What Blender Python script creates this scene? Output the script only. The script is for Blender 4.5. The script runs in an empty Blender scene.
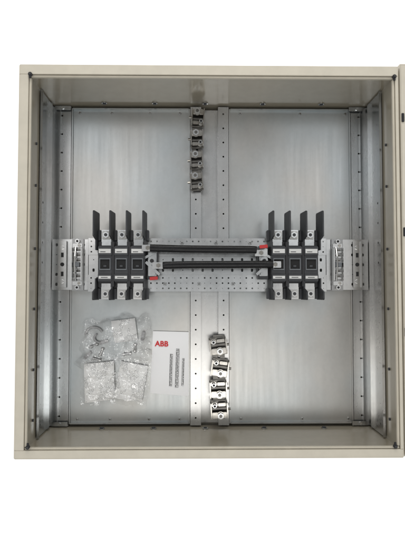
import bpy, bmesh, math, random
from mathutils import Vector, Matrix, Euler, noise
random.seed(4)
S=bpy.context.scene
COL=S.collection
# ---------------------------------------------------------------- camera
F=527.0; CAMZ=1.67
ROT=Euler((math.radians(2.3),math.radians(-0.8),0),'XYZ')
cam=bpy.data.cameras.new("camera"); co=bpy.data.objects.new("camera",cam); COL.objects.link(co)
co.location=(0,0,CAMZ); co.rotation_euler=ROT
cam.sensor_fit='VERTICAL'; cam.sensor_height=24; cam.lens=F/540*24; cam.clip_end=50; cam.clip_start=.01
S.camera=co
RM=ROT.to_matrix()
def M(px,py,z=0.0):
    """measure: where on the plane at height z a point of the photo lies (metres)"""
    d=RM@Vector(((px-202.5)/F,(270-py)/F,-1)); t=(z-CAMZ)/d.z
    return Vector((d.x*t,d.y*t,z))
# ---------------------------------------------------------------- materials
def newmat(n):
    m=bpy.data.materials.new(n); m.use_nodes=True
    return m,m.node_tree.nodes,m.node_tree.links,m.node_tree.nodes['Principled BSDF']
def coords(N,L,scale=(1,1,1),kind='Object'):
    tc=N.new('ShaderNodeTexCoord'); mp=N.new('ShaderNodeMapping'); mp.inputs['Scale'].default_value=scale
    L.new(tc.outputs[kind],mp.inputs['Vector']); return mp.outputs['Vector']
def ramp(N,L,src,a,b,p0=0.3,p1=0.7):
    r=N.new('ShaderNodeValToRGB'); r.color_ramp.elements[0].position=p0; r.color_ramp.elements[1].position=p1
    r.color_ramp.elements[0].color=(*a,1); r.color_ramp.elements[1].color=(*b,1); L.new(src,r.inputs['Fac']); return r.outputs['Color']
def galv(name,base=.62,rough=.36,metal=1.0,bump=.10,lo=.84,spangle=.10,streak=.10,tint=1.0):
    m,N,L,P=newmat(name)
    v=N.new('ShaderNodeTexVoronoi'); v.inputs['Scale'].default_value=110; L.new(coords(N,L),v.inputs['Vector'])
    n=N.new('ShaderNodeTexNoise'); n.inputs['Scale'].default_value=3.2; n.inputs['Detail'].default_value=7; n.inputs['Roughness'].default_value=.6
    L.new(coords(N,L,(1.6,.8,1)),n.inputs['Vector'])
    st=N.new('ShaderNodeTexNoise'); st.inputs['Scale'].default_value=5; st.inputs['Detail'].default_value=4; L.new(coords(N,L,(14,.7,1)),st.inputs['Vector'])
    a=N.new('ShaderNodeMath'); a.operation='MULTIPLY_ADD'; a.inputs[1].default_value=spangle; L.new(v.outputs['Color'],a.inputs[0]); L.new(n.outputs['Fac'],a.inputs[2])
    c=ramp(N,L,a.outputs[0],(base*lo,)*3,(base*1.08,)*3,.35,.75)
    tn=N.new('ShaderNodeTexNoise'); tn.inputs['Scale'].default_value=2.3; tn.inputs['Detail'].default_value=3; L.new(coords(N,L,(1.3,1,1)),tn.inputs['Vector'])
    tc=ramp(N,L,tn.outputs['Fac'],(1-.07*tint,1-.01*tint,1.0),(1.0,1-.02*tint,1-.075*tint),.40,.62)
    mx=N.new('ShaderNodeMix'); mx.data_type='RGBA'; mx.blend_type='MULTIPLY'; mx.inputs[0].default_value=1; L.new(c,mx.inputs[6]); L.new(tc,mx.inputs[7])
    L.new(mx.outputs[2],P.inputs['Base Color']); P.inputs['Metallic'].default_value=metal
    b=N.new('ShaderNodeMath'); b.operation='MULTIPLY_ADD'; b.inputs[1].default_value=streak; b.inputs[2].default_value=rough-.09; L.new(st.outputs['Fac'],b.inputs[0])
    b2=N.new('ShaderNodeMath'); b2.operation='MULTIPLY_ADD'; b2.inputs[1].default_value=.14; L.new(n.outputs['Fac'],b2.inputs[0]); L.new(b.outputs[0],b2.inputs[2])
    L.new(b2.outputs[0],P.inputs['Roughness'])
    if bump:
        bp=N.new('ShaderNodeBump'); bp.inputs['Strength'].default_value=bump; bp.inputs['Distance'].default_value=.02
        n3=N.new('ShaderNodeTexNoise'); n3.inputs['Scale'].default_value=3.5; n3.inputs['Detail'].default_value=1; L.new(coords(N,L),n3.inputs['Vector'])
        L.new(n3.outputs['Fac'],bp.inputs['Height']); L.new(bp.outputs['Normal'],P.inputs['Normal'])
    return m
def plain(name,col,rough=.5,metal=0.0,var=.12,sc=25,bump=.0,spec=.5):
    m,N,L,P=newmat(name)
    n=N.new('ShaderNodeTexNoise'); n.inputs['Scale'].default_value=sc; n.inputs['Detail'].default_value=5; L.new(coords(N,L),n.inputs['Vector'])
    c=ramp(N,L,n.outputs['Fac'],tuple(x*(1-var) for x in col),tuple(min(1,x*(1+var)) for x in col))
    L.new(c,P.inputs['Base Color']); P.inputs['Roughness'].default_value=rough; P.inputs['Metallic'].default_value=metal
    P.inputs['Specular IOR Level'].default_value=spec
    if bump:
        bp=N.new('ShaderNodeBump'); bp.inputs['Strength'].default_value=bump; bp.inputs['Distance'].default_value=.002
        n2=N.new('ShaderNodeTexNoise'); n2.inputs['Scale'].default_value=400; L.new(coords(N,L),n2.inputs['Vector'])
        L.new(n2.outputs['Fac'],bp.inputs['Height']); L.new(bp.outputs['Normal'],P.inputs['Normal'])
    return m
def printed(name,paper,ink,freq=160,thr=.5,xs=260,lo=.45,rough=.6,block=.42,bs=38):
    m,N,L,P=newmat(name)
    sep=N.new('ShaderNodeSeparateXYZ'); L.new(coords(N,L),sep.inputs[0])
    a=N.new('ShaderNodeMath'); a.operation='MULTIPLY'; a.inputs[1].default_value=freq; L.new(sep.outputs['Y'],a.inputs[0])
    fr=N.new('ShaderNodeMath'); fr.operation='FRACT'; L.new(a.outputs[0],fr.inputs[0])
    g=N.new('ShaderNodeMath'); g.operation='GREATER_THAN'; g.inputs[1].default_value=thr; L.new(fr.outputs[0],g.inputs[0])
    n=N.new('ShaderNodeTexNoise'); n.inputs['Scale'].default_value=1; n.inputs['Detail'].default_value=2; L.new(coords(N,L,(xs,freq,1)),n.inputs['Vector'])
    g2=N.new('ShaderNodeMath'); g2.operation='GREATER_THAN'; g2.inputs[1].default_value=lo; L.new(n.outputs['Fac'],g2.inputs[0])
    n4=N.new('ShaderNodeTexNoise'); n4.inputs['Scale'].default_value=bs; n4.inputs['Detail'].default_value=0; L.new(coords(N,L),n4.inputs['Vector'])
    g3=N.new('ShaderNodeMath'); g3.operation='GREATER_THAN'; g3.inputs[1].default_value=block; L.new(n4.outputs['Fac'],g3.inputs[0])
    mu=N.new('ShaderNodeMath'); mu.operation='MULTIPLY'; L.new(g.outputs[0],mu.inputs[0]); L.new(g2.outputs[0],mu.inputs[1])
    mu2=N.new('ShaderNodeMath'); mu2.operation='MULTIPLY'; L.new(mu.outputs[0],mu2.inputs[0]); L.new(g3.outputs[0],mu2.inputs[1])
    c=ramp(N,L,mu2.outputs[0],paper,ink,0,1); L.new(c,P.inputs['Base Color']); P.inputs['Roughness'].default_value=rough
    return m
GALV=galv("galvanised_sheet",.43,.31,bump=.15,spangle=.07,streak=.12)
GALV2=galv("galvanised_rail",.47,.27,bump=.03,lo=.84,streak=.04,tint=.6)
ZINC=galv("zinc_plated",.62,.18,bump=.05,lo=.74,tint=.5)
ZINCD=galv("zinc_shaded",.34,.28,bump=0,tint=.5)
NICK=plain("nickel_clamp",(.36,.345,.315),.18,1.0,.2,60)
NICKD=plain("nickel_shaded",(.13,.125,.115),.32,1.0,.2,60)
NICKH=plain("zinc_hardware",(.42,.42,.41),.25,1.0,.15,60)
BEIGE_SHADE=plain("beige_paint_shaded",(.37,.335,.262),.17,0,.04,30,.03,.75)  # darker copy of the beige, shade of the inside walls put into the colour
BEIGE_LIT=plain("beige_paint_lit",(.62,.575,.475),.42,0,.04,30,.05)  # same beige made paler, so rim and door look lit
BLACK=plain("black_plastic",(.012,.012,.014),.42,0,.2,60,.05)
BARR=plain("barrier_plastic",(.030,.032,.035),.5,0,.15,60,.05)
DGREY=plain("dark_grey_plastic",(.034,.036,.040),.42,0,.15,50,.05)
MGREY=plain("grey_plastic",(.14,.15,.16),.45,0,.1,50)
LGREY=plain("light_grey_plastic",(.42,.42,.42),.45,0,.1,50)
CABLE=plain("black_sleeve",(.004,.004,.0045),.26,0,.3,90,.10,.28)
WHITE=plain("white_label",(.64,.64,.62),.5,0,.05)
RED=plain("red_plastic",(.50,.02,.02),.4)
REDINK=plain("red_ink",(.65,.015,.02),.6,0,.02)
PAPER=plain("white_paper",(.93,.93,.93),.6,0,.01,12)
HOLE=plain("dark_hole",(.01,.01,.01),.8)
TEXT=printed("small_print",(.93,.93,.93),(.07,.07,.07),240,.35,380,.40,block=.1)
DOC=printed("instruction_print",(.93,.93,.91),(.28,.28,.28),270,.52,480,.50,block=.52,bs=50)
RUBBER=plain("rubber_gasket",(.05,.05,.05),.7)
def plastic():
    m,N,L,P=newmat("clear_polythene")
    n=N.new('ShaderNodeTexVoronoi'); n.feature='DISTANCE_TO_EDGE'; n.inputs['Scale'].default_value=24
    nn=N.new('ShaderNodeTexNoise'); nn.inputs['Scale'].default_value=13; nn.inputs['Detail'].default_value=4; L.new(coords(N,L),nn.inputs['Vector'])
    mixv=N.new('ShaderNodeMix'); mixv.data_type='VECTOR'; mixv.inputs[0].default_value=.16; L.new(coords(N,L),mixv.inputs[4]); L.new(nn.outputs['Color'],mixv.inputs[5]); L.new(mixv.outputs[1],n.inputs['Vector'])
    bp=N.new('ShaderNodeBump'); bp.inputs['Strength'].default_value=.8; bp.inputs['Distance'].default_value=.010
    ad=N.new('ShaderNodeMath'); ad.operation='MULTIPLY_ADD'; ad.inputs[1].default_value=.8; L.new(n.outputs['Distance'],ad.inputs[0]); L.new(nn.outputs['Fac'],ad.inputs[2])
    L.new(ad.outputs[0],bp.inputs['Height'])
    tr=N.new('ShaderNodeBsdfTransparent'); tr.inputs['Color'].default_value=(.995,.995,.995,1)
    gl=N.new('ShaderNodeBsdfGlossy'); gl.inputs['Roughness'].default_value=.06; gl.inputs['Color'].default_value=(1,1,1,1); L.new(bp.outputs['Normal'],gl.inputs['Normal'])
    df=N.new('ShaderNodeBsdfDiffuse'); df.inputs['Color'].default_value=(.95,.95,.95,1)
    m1=N.new('ShaderNodeMixShader'); m1.inputs[0].default_value=.05; L.new(tr.outputs[0],m1.inputs[1]); L.new(df.outputs[0],m1.inputs[2])
    fz=N.new('ShaderNodeLayerWeight'); fz.inputs['Blend'].default_value=.16; L.new(bp.outputs['Normal'],fz.inputs['Normal'])
    mx=N.new('ShaderNodeMath'); mx.operation='MULTIPLY_ADD'; mx.inputs[1].default_value=.65; mx.inputs[2].default_value=.09; L.new(fz.outputs['Fresnel'],mx.inputs[0])
    m2=N.new('ShaderNodeMixShader'); L.new(mx.outputs[0],m2.inputs[0]); L.new(m1.outputs[0],m2.inputs[1]); L.new(gl.outputs[0],m2.inputs[2])
    L.new(m2.outputs[0],N['Material Output'].inputs['Surface']); return m
POLY=plastic()
# ---------------------------------------------------------------- builder
class B:
    def __init__(s): s.bm=bmesh.new(); s.mats=[]
    def mi(s,m):
        if m not in s.mats: s.mats.append(m)
        return s.mats.index(m)
    def box(s,a,b,mat,bev=0.0,rot=0,mtx=None):
        a=Vector(a); b=Vector(b); c=(a+b)/2; d=b-a
        r=bmesh.ops.create_cube(s.bm,size=1); vs=r['verts']
        X=Matrix.Translation(c)@Matrix.Rotation(rot,4,'Z')@(mtx if mtx else Matrix())@Matrix.Diagonal((abs(d.x),abs(d.y),abs(d.z),1))
        bmesh.ops.transform(s.bm,matrix=X,verts=vs)
        fs=set(f for v in vs for f in v.link_faces); k=s.mi(mat)
        for f in fs: f.material_index=k
        if bev:
            es=list(set(e for v in vs for e in v.link_edges))
            q=bmesh.ops.bevel(s.bm,geom=es,offset=bev,segments=2,affect='EDGES',clamp_overlap=True)
            for f in q['faces']: f.material_index=k
        return s
    def cyl(s,c,r,h,mat,seg=20,axis='Z',r2=None,rot=0):
        q=bmesh.ops.create_cone(s.bm,cap_ends=True,segments=seg,radius1=r,radius2=r if r2 is None else r2,depth=h)
        R={'Z':Matrix(),'X':Matrix.Rotation(math.pi/2,4,'Y'),'Y':Matrix.Rotation(math.pi/2,4,'X')}[axis]
        bmesh.ops.transform(s.bm,matrix=Matrix.Translation(Vector(c))@R@Matrix.Rotation(rot,4,'Z'),verts=q['verts'])
        k=s.mi(mat)
        for f in set(f for v in q['verts'] for f in v.link_faces): f.material_index=k
        return s
    def prismx(s,pts,x0,x1,mat,lean=0.0):   # pts in (y,z); lean = x shift per z
        k=s.mi(mat); lo=[s.bm.verts.new((x0+lean*p[1],p[0],p[1])) for p in pts]; hi=[s.bm.verts.new((x1+lean*p[1],p[0],p[1])) for p in pts]
        fs=[s.bm.faces.new(hi),s.bm.faces.new(lo[::-1])]; n=len(pts)
        for i in range(n): fs.append(s.bm.faces.new((lo[i],lo[(i+1)%n],hi[(i+1)%n],hi[i])))
        for f in fs: f.material_index=k
        return s
    def perf(s,x0,x1,y0,y1,z,t,nx,ny,rx,ry,mat,T=None,skip=()):
        """sheet with a real grid of holes, top at z, thickness t; T = matrix; skip = cells left with tiny holes"""
        k=s.mi(mat); n=12; dx=(x1-x0)/nx; dy=(y1-y0)/ny
        T=T or Matrix(); RX,RY=rx,ry
        for i in range(nx):
            for j in range(ny):
                cx=x0+dx*(i+.5); cy=y0+dy*(j+.5)
                rx,ry=(RX*.45,RX*.45) if ((i*7+j*3)%11 in skip) else (RX,RY)
                ring=[]
                for q in range(n):
                    a=math.pi*2*q/n+math.pi/4
                    ca,sa=math.cos(a),math.sin(a); m=max(abs(ca),abs(sa))
                    ox,oy=cx+dx/2*ca/m,cy+dy/2*sa/m
                    e=4 if abs(rx-ry)>1e-6 else 2
                    den=(abs(ca)**e+abs(sa)**e)**(1/e)
                    ix,iy=cx+rx*ca/den,cy+ry*sa/den
                    ring.append([s.bm.verts.new(T@Vector(v)) for v in ((ox,oy,z),(ix,iy,z),(ix,iy,z-t),(ox,oy,z-t))])
                for q in range(n):
                    A=ring[q]; C=ring[(q+1)%n]
                    for u in range(3):
                        f=s.bm.faces.new((A[u],A[u+1],C[u+1],C[u])); f.material_index=k
        return s
    def sweep(s,path,w,h,mat,seg=14,e=3.0):
        k=s.mi(mat); rings=[]
        P=[Vector(p) for p in path]
        for i,p in enumerate(P):
            d=(P[min(i+1,len(P)-1)]-P[max(i-1,0)]).normalized()
            side=d.cross(Vector((0,0,1)))
            if side.length<1e-3: side=Vector((1,0,0))
            side.normalize(); up=side.cross(d)
            r=[]
            for q in range(seg):
                a=2*math.pi*q/seg; ca,sa=math.cos(a),math.sin(a); den=(abs(ca)**e+abs(sa)**e)**(1/e)
                r.append(s.bm.verts.new(p+side*(w/2*ca/den)+up*(h/2*sa/den)))
            rings.append(r)
        fs=[]
        for a,b in zip(rings,rings[1:]):
            for q in range(seg): fs.append(s.bm.faces.new((a[q],a[(q+1)%seg],b[(q+1)%seg],b[q])))
        fs.append(s.bm.faces.new(rings[0][::-1])); fs.append(s.bm.faces.new(rings[-1]))
        for f in fs: f.material_index=k; 
        return s
    def done(s,name,parent=None,loc=(0,0,0),rotz=0,smooth=False,label=None):
        bmesh.ops.recalc_face_normals(s.bm,faces=s.bm.faces[:])
        me=bpy.data.meshes.new(name); s.bm.to_mesh(me); s.bm.free()
        for m in s.mats: me.materials.append(m)
        if smooth:
            try: me.shade_smooth(); me.set_sharp_from_angle(angle=math.radians(35))
            except Exception: pass
        o=bpy.data.objects.new(name,me); COL.objects.link(o); o.location=loc; o.rotation_euler=(0,0,rotz)
        if parent: o.parent=parent
        if label: o["label"]=label
        return o
def thing(name,label,cat,loc=(0,0,0),rotz=0,group=None):
    o=bpy.data.objects.new(name,None); COL.objects.link(o); o.empty_display_size=.05
    o.location=loc; o.rotation_euler=(0,0,rotz); o["label"]=label; o["category"]=cat
    if group: o["group"]=group
    return o
# ---------------------------------------------------------------- background
m,N,L,P=newmat("glowing_white_backdrop"); P.inputs['Base Color'].default_value=(.8,.8,.8,1); P.inputs['Roughness'].default_value=.9
P.inputs['Emission Color'].default_value=(1,1,1,1); P.inputs['Emission Strength'].default_value=.55  # emission keeps the backdrop evenly white, though it is no lamp
b=B(); b.box((-6,-6,-.06),(6,6,-.05),m); g=b.done("floor"); g["kind"]="structure"; g["label"]="plain white backdrop surface with a glow of its own"; g["category"]="floor"
# ---------------------------------------------------------------- cabinet
D=.25
xl=M(26,270,D).x; xr=M(398,270,D).x; yt=M(200,75,D).y; yb=M(200,450,D).y
oxl=M(17,270,D).x; oxr=M(400.5,270,D).x; oyt=M(200,66,D).y; oyb=M(200,458,D).y
cab=thing("electrical_cabinet","large open beige steel electrical cabinet with galvanised interior","cabinet")
t=.002
def wall(name,a,b_,lab=None):
    w=B(); w.box(a,b_,BEIGE_SHADE); return w.done(name,cab)
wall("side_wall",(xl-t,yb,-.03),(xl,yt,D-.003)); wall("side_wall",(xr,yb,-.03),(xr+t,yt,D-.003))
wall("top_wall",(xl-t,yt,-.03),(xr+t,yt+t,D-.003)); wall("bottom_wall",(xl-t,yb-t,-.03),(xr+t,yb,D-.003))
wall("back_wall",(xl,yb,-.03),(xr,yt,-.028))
b=B()
b.box((oxl,yt,D-.003),(oxr,oyt,D),BEIGE_LIT,.001); b.box((oxl,oyb,D-.003),(oxr,yb,D),BEIGE_LIT,.001)
b.box((oxl,yb+.0002,D-.003),(xl,yt-.0002,D),BEIGE_LIT,.001); b.box((xr,yb+.0002,D-.003),(oxr,yt-.0002,D),BEIGE_LIT,.001)
b.box((oxl-.002,oyb,-.03),(oxl,oyt,D-.001),BEIGE_LIT); b.box((oxr,oyb,-.03),(oxr+.002,oyt,D-.001),BEIGE_LIT)
b.box((oxl,oyt,-.03),(oxr,oyt+.002,D-.001),BEIGE_LIT); b.box((oxl,oyb-.002,-.03),(oxr,oyb,D-.001),BEIGE_LIT)
b.done("front_rim",cab)
b=B(); r=.006
b.box((xl+.001,yt-r,D-.016),(xr-.001,yt-.0005,D-.004),BEIGE_LIT,.002); b.box((xl+.001,yb+.0005,D-.016),(xr-.001,yb+r,D-.004),BEIGE_LIT,.002)
b.box((xl+.0005,yb+r+.001,D-.016),(xl+r,yt-r-.001,D-.004),BEIGE_LIT,.002); b.box((xr-r,yb+r+.001,D-.016),(xr-.0005,yt-r-.001,D-.004),BEIGE_LIT,.002)
b.done("rolled_edge",cab)
for (px,py) in ((30.5,74.5),(394,77),(28,447),(395,446)):
    p=M(px,py,D); b=B(); b.cyl((0,0,.002),.0055,.006,BLACK,16); b.cyl((0,0,.006),.003,.004,RUBBER,6)
    b.box((-.003,-.011,.000),(.003,.003,.004),BLACK,.001)
    b.done("corner_bolt",cab,loc=(p.x,p.y,D),rotz=0 if py<200 else math.pi)
def bx(px): return M(px,270,0).x
L0,L1=bx(71),bx(190); R0,R1=bx(229),bx(351)
for a,c in ((L0,L1),(R0,R1)):
    b=B(); b.box((a,yb+.010,.000),(c,yt-.010,.002),GALV,.0005)
    b.box((a,yb+.010,.0022),(a+.004,yt-.010,.010),GALV); b.box((c-.004,yb+.010,.0022),(c,yt-.010,.010),GALV)
    b.box((a+.0045,yt-.014,.0022),(c-.0045,yt-.010,.014),GALV); b.box((a+.0045,yb+.010,.0022),(c-.0045,yb+.014,.014),GALV)
    b.done("back_panel",cab)
b=B(); b.box((bx(200),yb+.01,-.006),(bx(219),yt-.01,-.004),GALV2); b.done("centre_panel",cab)
for a,c in ((bx(191),bx(200.5)),(bx(218.5),bx(228))):
    b=B(); w=c-a
    b.perf(a,c,yb+.006,yt-.006,.016,.0015,1,22,.0028,.0028,GALV2)
    b.box((a-.0015,yb+.006,-.01),(a,yt-.006,.016),GALV2); b.box((c,yb+.006,-.01),(c+.0015,yt-.006,.016),GALV2)
    b.done("centre_rail",cab)
for side,(a,c) in ((-1,(xl+.004,L0-.003)),(1,(R1+.003,xr-.004))):
    b=B()
    b.perf(a,c,yb+.004,yt-.004,.008,.0015,1,17,.0028,.0028,GALV2)
    xe=a if side<0 else c
    T=Matrix(((0,0,1,xe),(0,1,0,0),(1,0,0,0),(0,0,0,1)))
    b.perf(.008,.150,yb+.004,yt-.004,0,.0015,2,17,.0036,.0036,GALV2,T,(0,2,3,5,6,8,10))
    b.box((min(xe,xe-side*.007),yb+.004,.150),(max(xe,xe-side*.007),yt-.004,.1515),GALV2)
    xi=c if side<0 else a
    b.box((xi-.001,yb+.004,-.004),(xi+.001,yt-.004,.0085),GALV2)
    xm=(a+c)/2+side*.004
    b.box((xm-.0008,yb+.004,.0082),(xm+.0008,yt-.004,.016),GALV2)
    b.box((xe-side*.0045-.0045,yb+.006,.052),(xe-side*.0045+.0045,yt-.006,.054),ZINC)
    b.done("upright_rail",cab)
def screw(p,parent,r=.005,n="screw",mat=ZINC):
    b=B(); b.cyl((0,0,.0015),r,.003,mat,14,r2=r*.8); b.box((-r*.6,-r*.12,.0025),(r*.6,r*.12,.0034),HOLE); b.box((-r*.12,-r*.6,.0025),(r*.12,r*.6,.0033),HOLE)
    return b.done(n,parent,loc=p,rotz=random.random())
for px in (80,112,150,180,240,300,345):
    p=M(px,112,.002); screw((p.x,yt-.022,.002),cab); screw((p.x,yb+.022,.002),cab)
for px in (105,155,205,262,320):
    for wy,s_ in ((yt,-1),(yb,1)):
        b=B(); b.cyl((0,0,0),.0055,.006,DGREY,6,axis='Y'); b.cyl((0,s_*-.001,0),.009,.002,ZINC,16,axis='Y'); b.done("wall_bolt",cab,loc=(bx(px),wy+s_*.003,.035))
for yy in (.42,.30,.12,-.05,-.22,-.36):
    for wx,s_ in ((xl,1),(xr,-1)):
        b=B(); b.cyl((0,0,0),.004,.004,DGREY,12,axis='X'); b.done("wall_bolt",cab,loc=(wx+s_*.002,yy,.178))
for sx in (0,1):
    for sy in (0,1):
        cx=xl if sx==0 else xr; cy=yb if sy==0 else yt; dx=1 if sx==0 else -1; dy=1 if sy==0 else -1
        b=B(); xa,xb=sorted((cx+dx*.010,cx+dx*.060)); ya,yb_=sorted((cy+dy*.005,cy+dy*.018))
        b.box((xa,ya,.0165),(xb,yb_,.0185),GALV2,.0005)
        b.cyl((cx+dx*.035,cy+dy*.0115,.020),.005,.004,ZINC,6)
        b.done("corner_bracket",cab)
# door, swung fully open
dx0=oxr+.006; dx1=dx0+.98
b=B(); b.box((dx0,oyb,D-.028),(dx1,oyt+.008,D-.026),BEIGE_LIT)
b.box((dx0,oyb,D-.0255),(dx0+.002,oyt+.008,D+.002),BEIGE_LIT); b.box((dx1-.002,oyb,D-.0255),(dx1,oyt+.008,D+.002),BEIGE_LIT)
b.box((dx0+.0025,oyb,D-.0255),(dx1-.0025,oyb+.002,D+.002),BEIGE_LIT); b.box((dx0+.0025,oyt+.006,D-.0255),(dx1-.0025,oyt+.008,D+.002),BEIGE_LIT)
b.box((dx0+.0025,oyb+.0025,D-.002),(dx0+.016,oyt+.0055,D+.002),BEIGE_LIT); 
door=b.done("door",cab)
for py in (118,232,332):
    p=M(402.5,py,D); b=B(); b.box((-.004,-.012,0),(.003,.012,.004),BLACK,.001); b.done("hinge",door,loc=(dx0+.006,p.y,D+.002))
# ---------------------------------------------------------------- mounting crossbar
ZB=.055
mb=thing("mounting_crossbar","perforated galvanised mounting crossbar bolted between the cabinet uprights","mounting bar")
p0=M(88,291,ZB); p1=M(326,239,ZB)
b=B()
hh=p1.y-p0.y
b.perf(p0.x,p1.x,p0.y,p0.y+hh*.30,ZB,.002,40,3,.0026,.0026,ZINC,None,(0,4,5,9))
b.perf(p0.x,p1.x,p1.y-hh*.30,p1.y,ZB,.002,40,3,.0026,.0026,ZINC,None,(1,2,7))
b.perf(p0.x,p1.x,p0.y+hh*.30,p1.y-hh*.30,ZB-.006,.002,24,2,.0035,.0050,ZINC,None,(3,8))
b.box((p0.x,p0.y+hh*.30,ZB-.0075),(p1.x,p0.y+hh*.30+.0012,ZB),ZINC); b.box((p0.x,p1.y-hh*.30-.0012,ZB-.0075),(p1.x,p1.y-hh*.30,ZB),ZINC)
b.box((p0.x,p1.y,ZB-.02),(p1.x,p1.y+.0015,ZB),ZINC); b.box((p0.x,p0.y-.0015,ZB-.02),(p1.x,p0.y,ZB),ZINC)
b.done("perforated_plate",mb)
for s_ in (-1,1):
    a=M(60,290.5,ZB); c=M(60,238.5,ZB)
    xo0,xo1=(xl+.016,p0.x-.001) if s_<0 else (p1.x+.001,xr-.016)
    b=B()
    b.perf(xo0,xo1,a.y+.004,c.y-.004,ZB-.003,.002,4,5,.0035,.0045,ZINC,None,(2,6,9))
    b.box((xo0,a.y+.002,ZB-.03),(xo1,a.y+.004,ZB-.003),ZINC); b.box((xo0,c.y-.004,ZB-.03),(xo1,c.y-.002,ZB-.003),ZINC)
    b.done("end_plate",mb)
    mx=M(78 if s_<0 else 337,265,ZB).x
    b=B(); w=.018; h=.080
    cy=(a.y+c.y)/2
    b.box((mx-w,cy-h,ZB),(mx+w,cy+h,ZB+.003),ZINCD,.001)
    b.box((mx-w*.9,cy-h*.62,ZB+.003),(mx-w*.72,cy+h*.62,ZB+.026),ZINC,.0008); b.box((mx+w*.72,cy-h*.62,ZB+.003),(mx+w*.9,cy+h*.62,ZB+.026),ZINC,.0008)
    for k in range(6):
        yk=cy-h*.55+k*h*.20
        b.box((mx-w*.68,yk,ZB+.003),(mx+w*.68,yk+.004,ZB+.010+.003*(k%2)),ZINC,.0008)
        b.box((mx-w*.25,yk+.006,ZB+.003),(mx+w*.45,yk+.0105,ZB+.006),NICKD)
    b.box((mx-w*.6,cy-h*.10,ZB+.0145),(mx+w*.5,cy+h*.08,ZB+.022),MGREY,.001)
    b.sweep([(mx-w*.3,cy-h*.62,ZB+.012),(mx-w*.3,cy-h*.2,ZB+.024),(mx-w*.3,cy+h*.3,ZB+.024),(mx-w*.3,cy+h*.66,ZB+.012)],.005,.004,ZINC,8)
    for d in (1,-1):
        b.box((mx-w*.8,cy+d*h*.72-.006,ZB+.003),(mx+w*.8,cy+d*h*.72+.006,ZB+.009),ZINC,.001)
        b.cyl((mx,cy+d*h*.88,ZB+.009),.0075,.010,ZINC,6); b.cyl((mx,cy+d*h*.88,ZB+.0145),.0035,.001,HOLE,12)
        b.cyl((mx+w*.3,cy+d*h*.72,ZB+.0105),.0045,.003,NICK,14)
    b.done("end_clamp",mb)
    fx=M(62.5 if s_<0 else 357,265,ZB).x
    b=B(); b.box((fx-.013,cy-.07,ZB),(fx+.013,cy+.072,ZB+.003),ZINC,.001); b.cyl((fx,cy,ZB+.0035),.006,.001,HOLE,16)
    b.box((fx-.004,cy+.022,ZB+.003),(fx+.004,cy+.036,ZB+.0036),HOLE); b.box((fx-.004,cy-.036,ZB+.003),(fx+.004,cy-.022,ZB+.0036),HOLE)
    b.box((fx+.010,cy-.07,ZB+.003),(fx+.013,cy+.072,ZB+.012),ZINC,.0006)
    b.cyl((fx-.001,cy+.052,ZB+.005),.0065,.006,ZINC,6); b.cyl((fx-.001,cy-.052,ZB+.005),.0065,.006,ZINC,6)
    b.done("fixing_bracket",mb)
for k in range(6):
    q=M(165+k*17,243 if k%2 else 284,ZB); screw((q.x,q.y,ZB),mb,.006)
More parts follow.
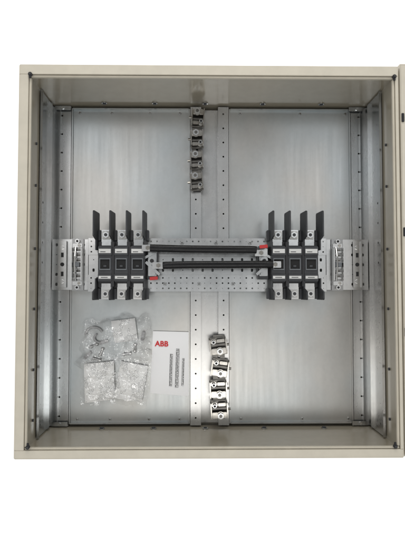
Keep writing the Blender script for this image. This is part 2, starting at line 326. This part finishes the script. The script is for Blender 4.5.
# ---------------------------------------------------------------- switches
ZT=.115
def switch(cx_px,sgn,label):
    """sgn=+1: mechanism on the +x side"""
    c=M(cx_px,264,ZT); pw=M(cx_px+16.3,264,ZT).x-c.x     # pole pitch
    o=thing("switch_disconnector",label,"electrical switch",(c.x,c.y,ZB),group="switches mounted on the crossbar")
    hz=ZT-ZB
    H=.070   # half height body
    b=B()
    b.box((-1.5*pw,-H,.001),(1.5*pw,H,hz*.55),BLACK,.002)
    for e in (-1,1): b.box((e*pw*.5-.0030,-H*.95,hz*.55),(e*pw*.5+.0030,H*.95,hz*.93),BLACK,.0008)
    b.done("base",o)
    for i in (-1,0,1):
        x=i*pw; w=pw*.46
        b=B()
        b.box((x-w+.0008,-H*.76,hz*.55),(x+w-.0008,H*.78,hz*.88),DGREY,.002)
        b.box((x-w*.93,H*.36,hz*.88),(x+w*.93,H*.74,hz),DGREY,.0015)
        b.box((x-w*.93,-H*.72,hz*.88),(x+w*.93,-H*.42,hz*.98),DGREY,.0015)
        b.box((x-w*.80,H*.46,hz),(x+w*.80,H*.64,hz+.0006),WHITE)
        b.box((x-w*.6,H*.50,hz+.0006),(x+w*.1,H*.53,hz+.0009),DGREY)
        b.box((x-w*.80,-H*.62,hz*.98),(x+w*.80,-H*.50,hz*.98+.0006),WHITE)
        b.box((x-w*.5,-H*.58,hz*.98+.0006),(x+w*.4,-H*.55,hz*.98+.0009),DGREY)
        s_=w*.74; r_=.0022
        b.box((x-s_,-s_-.001,hz*.88),(x+s_,-s_+r_,hz*.96),MGREY); b.box((x-s_,s_-r_,hz*.88),(x+s_,s_+.001,hz*.96),MGREY)
        b.box((x-s_,-s_+r_,hz*.88),(x-s_+r_,s_-r_,hz*.96),MGREY); b.box((x+s_-r_,-s_+r_,hz*.88),(x+s_,s_-r_,hz*.96),MGREY)
        b.box((x-s_+r_,-s_+r_,hz*.86),(x+s_-r_,s_-r_,hz*.89),HOLE)
        b.box((x-s_*.35,-s_*.6,hz*.89),(x+s_*.30,-s_*.1,hz*.915),DGREY,.0008)
        b.done("pole",o)
        for d in (1,-1):
            b=B()
            y0=d*H*.80; y1=d*(H+.034)
            b.box((x-w*.66,min(y0,y1),hz*.42),(x+w*.66,max(y0,y1),hz*.56),ZINC,.001)
            b.box((x-w*.56,d*(H+.018)-.012,hz*.56),(x+w*.56,d*(H+.018)+.012,hz*.66),WHITE,.0015)
            b.cyl((x,d*(H+.018),hz*.72),w*.44,hz*.12,ZINC,6); b.cyl((x,d*(H+.018),hz*.79),w*.22,.002,DGREY,12)
            b.done("terminal",o)
    for i in range(4):
        x=(i-1.5)*pw
        for d in (1,-1):
            b=B(); ln=.086 if d>0 else .036
            zt=hz*1.40; z0=hz*.30
            pts=[(d*H*.60,0.002),(d*(H+.02),.002),(d*(H+.024),z0*.9),(d*(H+ln-.004),z0),(d*(H+ln),z0+.004),(d*(H+ln),zt-.004),(d*(H+ln-.004),zt),(d*(H+.012),zt),(d*(H+.002),hz*.9),(d*H*.60,hz*.9)]
            b.prismx(pts,x-.0020,x+.0020,BARR,lean=-sgn*.07)
            b.box((x-.0065,min(d*(H+.002),d*(H+.034)),.002),(x+.0065,max(d*(H+.002),d*(H+.034)),hz*.5),DGREY,.001)
            b.done("phase_barrier",o)
    x=sgn*1.5*pw
    b=B()
    x0,x1=sorted((x+sgn*.003,x+sgn*.034))
    b.box((x0,-.045,.002),(x1,.055,hz*.5),DGREY,.002)
    b.box((x0+.003,-.035,hz*.5),(x1-.003,.048,hz*.58),ZINC,.001)
    b.cyl((x+sgn*.018,.010,hz*.68),.012,hz*.2,ZINC,24); b.cyl((x+sgn*.018,.010,hz*.82),.006,hz*.12,BLACK,8)
    b.done("mechanism_housing",o)
    b=B(); b.box((x+sgn*.02-.028,-.016,hz*.72),(x+sgn*.02+.028,-.008,hz*.78),ZINC,.001,rot=sgn*-.75)
    b.box((x+sgn*.014-.022,.026,hz*.62),(x+sgn*.014+.022,.033,hz*.68),ZINC,.001,rot=sgn*.5); b.cyl((x+sgn*.024,-.028,hz*.75),.005,.01,ZINC,12)
    b.done("lever",o)
    b=B(); yy=-.042 if sgn>0 else .050
    zr=hz*.80 if sgn>0 else hz*1.30
    b.box((x+sgn*.024-.012,yy-.005,zr),(x+sgn*.024+.012,yy+.005,zr+.005),RED,.001,rot=.1)
    b.box((x+sgn*.024-.010,yy-.004,hz*.50),(x+sgn*.024+.010,yy+.004,zr),MGREY,.001,rot=.1)
    b.done("red_tab",o)
    return o
switch(121,1,"black three-pole switch with phase barriers and red tab below its lever")
switch(295.3,-1,"black three-pole switch with phase barriers and red tab above its lever")
# ---------------------------------------------------------------- insulated bars
def bar(pts,label,e0,e1):
    P=[M(x,y,z) for x,y,z in pts]; base=P[0]
    path=[]
    for i in range(len(P)-1):
        a=P[max(i-1,0)]; b_=P[i]; c=P[i+1]; d=P[min(i+2,len(P)-1)]
        for k in range(8):
            u=k/8; path.append(.5*((2*b_)+(c-a)*u+(2*a-5*b_+4*c-d)*u*u+(3*b_-a-3*c+d)*u**3))
    path.append(P[-1])
    o=thing("insulated_busbar",label,"busbar",base,group="insulated bars linking the two switches")
    b=B(); b.sweep([p-base for p in path],.022,.016,CABLE,20,e=2.3); b.done("sleeve",o,smooth=True)
    for e in (e0,e1):
        q=M(*e)-base
        b=B(); b.box((q.x-.018,q.y-.0095,q.z-.004),(q.x+.018,q.y+.0095,q.z+.002),ZINC,.001)
        b.cyl((q.x,q.y,q.z+.005),.0070,.006,NICK,6); b.cyl((q.x,q.y,q.z+.0028),.0092,.0016,ZINC,18)
        b.done("lug",o)
ZC=.125
bar([(150,248.0,ZC),(160,248.3,ZC),(185,249,ZC+.002),(225,249.4,ZC+.002),(250,249.6,ZC),(256.5,250,ZC-.001)],"black sleeved busbar, upper run between the two switches",(148,248,ZC-.004),(261,253,ZC-.010))
bar([(163,265.5,ZC-.001),(168,265.3,ZC),(190,264.8,ZC),(230,264.6,ZC),(262,264.4,ZC),(273,264.4,ZC-.001)],"black sleeved busbar, lower run between the two switches",(158.5,265.5,ZC-.006),(275,264.5,ZC-.004))
# ---------------------------------------------------------------- terminal clamps
def clamp(loc,label,group,wide=1.0,rotz=0):
    o=thing("terminal_clamp",label,"cable clamp",loc,rotz,group)
    w=.021*wide
    b=B()
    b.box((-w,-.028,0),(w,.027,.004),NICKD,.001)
    b.box((-w,-.024,.004),(-w+.0035,.024,.034),NICK,.001); b.box((w-.0035,-.024,.004),(w,.024,.034),NICK,.001)
    b.box((-w+.004,.004,.022),(w-.004,.022,.030),NICK,.0015)
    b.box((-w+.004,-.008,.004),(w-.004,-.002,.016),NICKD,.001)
    b.box((-w*.8,-.022,.010),(w*.1,-.012,.022),NICK,.0015)
    b.cyl((-w-.003,-.004,.022),.004,.010,NICK,12,axis='X')
    b.done("bracket",o)
    b=B(); b.cyl((-.003,.013,.0355),.0095,.009,ZINC,6); b.cyl((-.003,.013,.031),.012,.002,NICK,20); b.cyl((-.003,.013,.0405),.005,.001,NICKD,14); b.done("bolt",o)
    b=B(); b.cyl((w*.5,-.015,.018),.0060,.024,ZINC,6); b.cyl((w*.5,-.015,.008),.009,.002,NICK,20); b.cyl((w*.5,-.015,.0305),.0035,.001,HOLE,14); b.done("bolt",o)
    return o
def tbar(px,y0,y1,z,label,w=.030):
    a=M(px,y1,z); c=M(px,y0,z); o=thing("terminal_bar",label,"mounting strip",(a.x,(a.y+c.y)/2,z))
    h=(c.y-a.y)/2
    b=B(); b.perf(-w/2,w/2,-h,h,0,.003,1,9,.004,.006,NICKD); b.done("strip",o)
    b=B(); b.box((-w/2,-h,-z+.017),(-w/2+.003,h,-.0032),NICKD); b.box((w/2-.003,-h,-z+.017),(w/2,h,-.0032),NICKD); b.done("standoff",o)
    return o
tbar(197,110,191,.03,"nickel terminal strip holding a column of cable clamps")
tbar(219,335,418,.03,"nickel terminal strip holding a column of wider cable clamps",.036)
for (x,y) in ((198,119),(197,140),(196.5,161),(196.5,182)):
    clamp(M(x,y,.0315),"shiny nickel cable clamp with hexagonal bolts","cable clamps in a column",.95,random.uniform(-.14,.14))
for (x,y) in ((218,346),(219.5,367.5),(218,388.5),(219,409)):
    clamp(M(x,y,.0315),"wide shiny nickel cable clamp with hexagonal bolts","cable clamps in a second column",1.25,math.pi+random.uniform(-.16,.16))
# ---------------------------------------------------------------- papers and bags
def sheet(name,corners,z0,amp,mat,parent=None,base=Vector((0,0,0)),n=22,seed=0,ragged=0.0,fq=18,smooth=True):
    C=[M(x,y,z0)-base for x,y in corners]   # tl,tr,br,bl
    me=bpy.data.meshes.new(name); V=[];Fc=[]
    for j in range(n+1):
        for i in range(n+1):
            u=i/n; v=j/n
            p=(C[0]*(1-u)+C[1]*u)*(1-v)+(C[3]*(1-u)+C[2]*u)*v
            nv=noise.noise(Vector((p.x*fq+seed,p.y*fq,seed*1.7)))+.5*noise.noise(Vector((p.x*fq*2.3,p.y*fq*2.3+seed,3)))
            rid=abs(noise.noise(Vector((p.x*fq*1.2+seed*2,p.y*fq*1.6,9))))
            edge=min(u,1-u,v,1-v)
            k=p.copy(); k.z+=amp*(.5+nv*.6+rid*.9)
            if ragged:
                k.x+=ragged*noise.noise(Vector((v*6+seed,u*2,1)))*(1-min(1,edge*4)); k.y+=ragged*noise.noise(Vector((u*6+seed,v*2,5)))*(1-min(1,edge*4))
                k.z-=amp*.5*(1-min(1,edge*6))
            k.z=max(k.z,.004-base.z); V.append(k)
    for j in range(n):
        for i in range(n):
            a=j*(n+1)+i; Fc.append((a,a+n+1,a+n+2,a+1))
    me.from_pydata(V,[],Fc); me.materials.append(mat)
    for f in me.polygons: f.use_smooth=smooth
    o=bpy.data.objects.new(name,me); COL.objects.link(o)
    if parent: o.parent=parent
    return o
def letters(name,body,size,mat,parent,loc,rotz=0,bold=.0):
    c=bpy.data.curves.new(name,'FONT'); c.body=body; c.size=size; c.extrude=.0001; c.offset=bold; c.align_x='LEFT'
    t_=bpy.data.objects.new(name,c); COL.objects.link(t_); dg=bpy.context.evaluated_depsgraph_get()
    me=bpy.data.meshes.new_from_object(t_.evaluated_get(dg)); bpy.data.objects.remove(t_)
    me.materials.clear(); me.materials.append(mat); o=bpy.data.objects.new(name,me); COL.objects.link(o); o.parent=parent; o.location=loc; o.rotation_euler=(0,0,rotz); return o
lb=M(170,362,.008)
lf=thing("leaflet","white leaflet with red logo and small print on the back panel","leaflet",lb)
sheet("page",[(153,331),(190,332),(189,396),(150,393)],.008,.0008,PAPER,lf,lb,16,3,0,8)
def onleaf(x,y): q=M(x,y,.0105)-lb; return q
q=onleaf(155,346); letters("logo","ABB",.023,REDINK,lf,(q.x,q.y,q.z),-.03,.0006)
for (x,y,w,h) in ((171,370,.100,.0095),(177,368,.120,.0115),(183,372,.085,.0065)):
    q=onleaf(x,y); b=B(); b.box((-w/2,-h/2,0),(w/2,h/2,.0002),TEXT); b.done("print",lf,loc=(q.x,q.y,q.z-.0006),rotz=math.pi/2-.03)
def bagthing(name,label,cx,cy): 
    q=M(cx,cy,.006); return thing(name,label,"plastic bag",q),q
bg,bb=bagthing("plastic_bag","crumpled clear plastic bag of small hardware on the back panel",115,340)
sheet("film",[(84,320),(149,314),(152,362),(77,366)],.020,.024,POLY,bg,bb,22,1,.02,14,False)
sheet("packing_slip",[(111,321),(135,318),(138,340),(115,343)],.012,.003,DOC,bg,bb,10,5)
for k,(x,y,a) in enumerate(((93,346,.4),(101,353,1.2),(96,359,-.3),(126,354,.1),(135,349,1.5))):
    q=M(x,y,.010)-bb; b=B()
    b.cyl((0,0,0),.0028,.024,NICKH,12,axis='X'); b.cyl((.014,0,0),.0050,.005,NICKH,6,axis='X'); b.cyl((-.006,0,0),.0050,.004,NICKH,6,axis='X')
    b.done("bolt",bg,loc=q+Vector((0,0,.002)),rotz=a)
for k,(x,y,a) in enumerate(((104,342,.3),(143,336,1.4),(88,355,.8))):
    q=M(x,y,.010)-bb; b=B(); b.box((-.014,-.005,0),(.014,.005,.006),LGREY,.002); b.box((-.014,-.005,.006),(-.009,.005,.014),LGREY,.002); b.done("spacer",bg,loc=q,rotz=a)
for (x,y,R_,a0) in ((94,334,.026,.3),(100,338,.018,2.2)):
    q=M(x,y,.012)-bb; b=B(); b.sweep([(R_*math.cos(a0+k*.3),R_*.8*math.sin(a0+k*.3),.002) for k in range(11)],.006,.005,LGREY,8,2); b.done("grommet_strip",bg,loc=q,smooth=True)
for nm,cs,bs,sd,lab in (("document_bag",[(84,364),(114,361),(115,399),(85,403)],[(79,361),(117,357),(118,403),(81,407)],11,"clear bag holding a folded printed instruction sheet, lying square"),
                  ("document_bag",[(121,361),(148,366),(142,402),(114,398)],[(117,355),(152,361),(146,408),(111,403)],17,"clear bag holding a folded printed instruction sheet, lying askew")):
    cx=sum(c[0] for c in cs)/4; cy=sum(c[1] for c in cs)/4
    o=thing(nm,lab,"plastic bag",M(cx,cy,.006)); o["group"]="bagged instruction sheets"; bq=M(cx,cy,.006)
    sheet("instruction_sheet",cs,.014,.003,DOC,o,bq,14,sd,0,14)
    sheet("film",bs,.024,.010,POLY,o,bq,18,sd+2,.012,16,False)
# ---------------------------------------------------------------- light
w=bpy.data.worlds.new("World"); S.world=w; w.use_nodes=True; WN=w.node_tree.nodes; WL=w.node_tree.links; bg_=WN['Background']
wn=WN.new('ShaderNodeTexNoise'); wn.inputs['Scale'].default_value=2.4; wn.inputs['Detail'].default_value=2.5; WL.new(coords(WN,WL,(1,1,1),'Generated'),wn.inputs['Vector'])
WL.new(ramp(WN,WL,wn.outputs['Fac'],(.30,.305,.31),(1.08,1.08,1.08),.39,.62),bg_.inputs[0]); bg_.inputs[1].default_value=.80
def area(n,loc,tgt,sx,sy,pw,col=(1,1,1)):
    l=bpy.data.lights.new(n,'AREA'); l.shape='RECTANGLE'; l.size=sx; l.size_y=sy; l.energy=pw; l.color=col
    o=bpy.data.objects.new(n,l); COL.objects.link(o); o.location=loc; o.rotation_euler=(Vector(tgt)-Vector(loc)).to_track_quat('-Z','Y').to_euler(); return o
area("ceiling_lamp",(-.20,-.75,2.7),(0,0,0),1.1,.45,6,(1,.98,.95))
area("ceiling_lamp",(.55,-.75,2.7),(0,0,0),.45,.6,3.0,(1,.99,.97))
area("ceiling_lamp",(-.8,.9,2.7),(0,0,0),.9,.5,4.5,(.98,.98,1))
area("ceiling_lamp",(1.0,.9,2.7),(0,0,0),.4,.9,3.2,(.98,.98,1))
area("bottom_wall_fill",(.1,2.3,1.7),(0,-.2,.1),1.6,.6,20,(1,.98,.94))  # warm light added to brighten the bottom wall, no known source
S.view_settings.view_transform='Standard'; S.view_settings.look='None'; S.view_settings.exposure=0
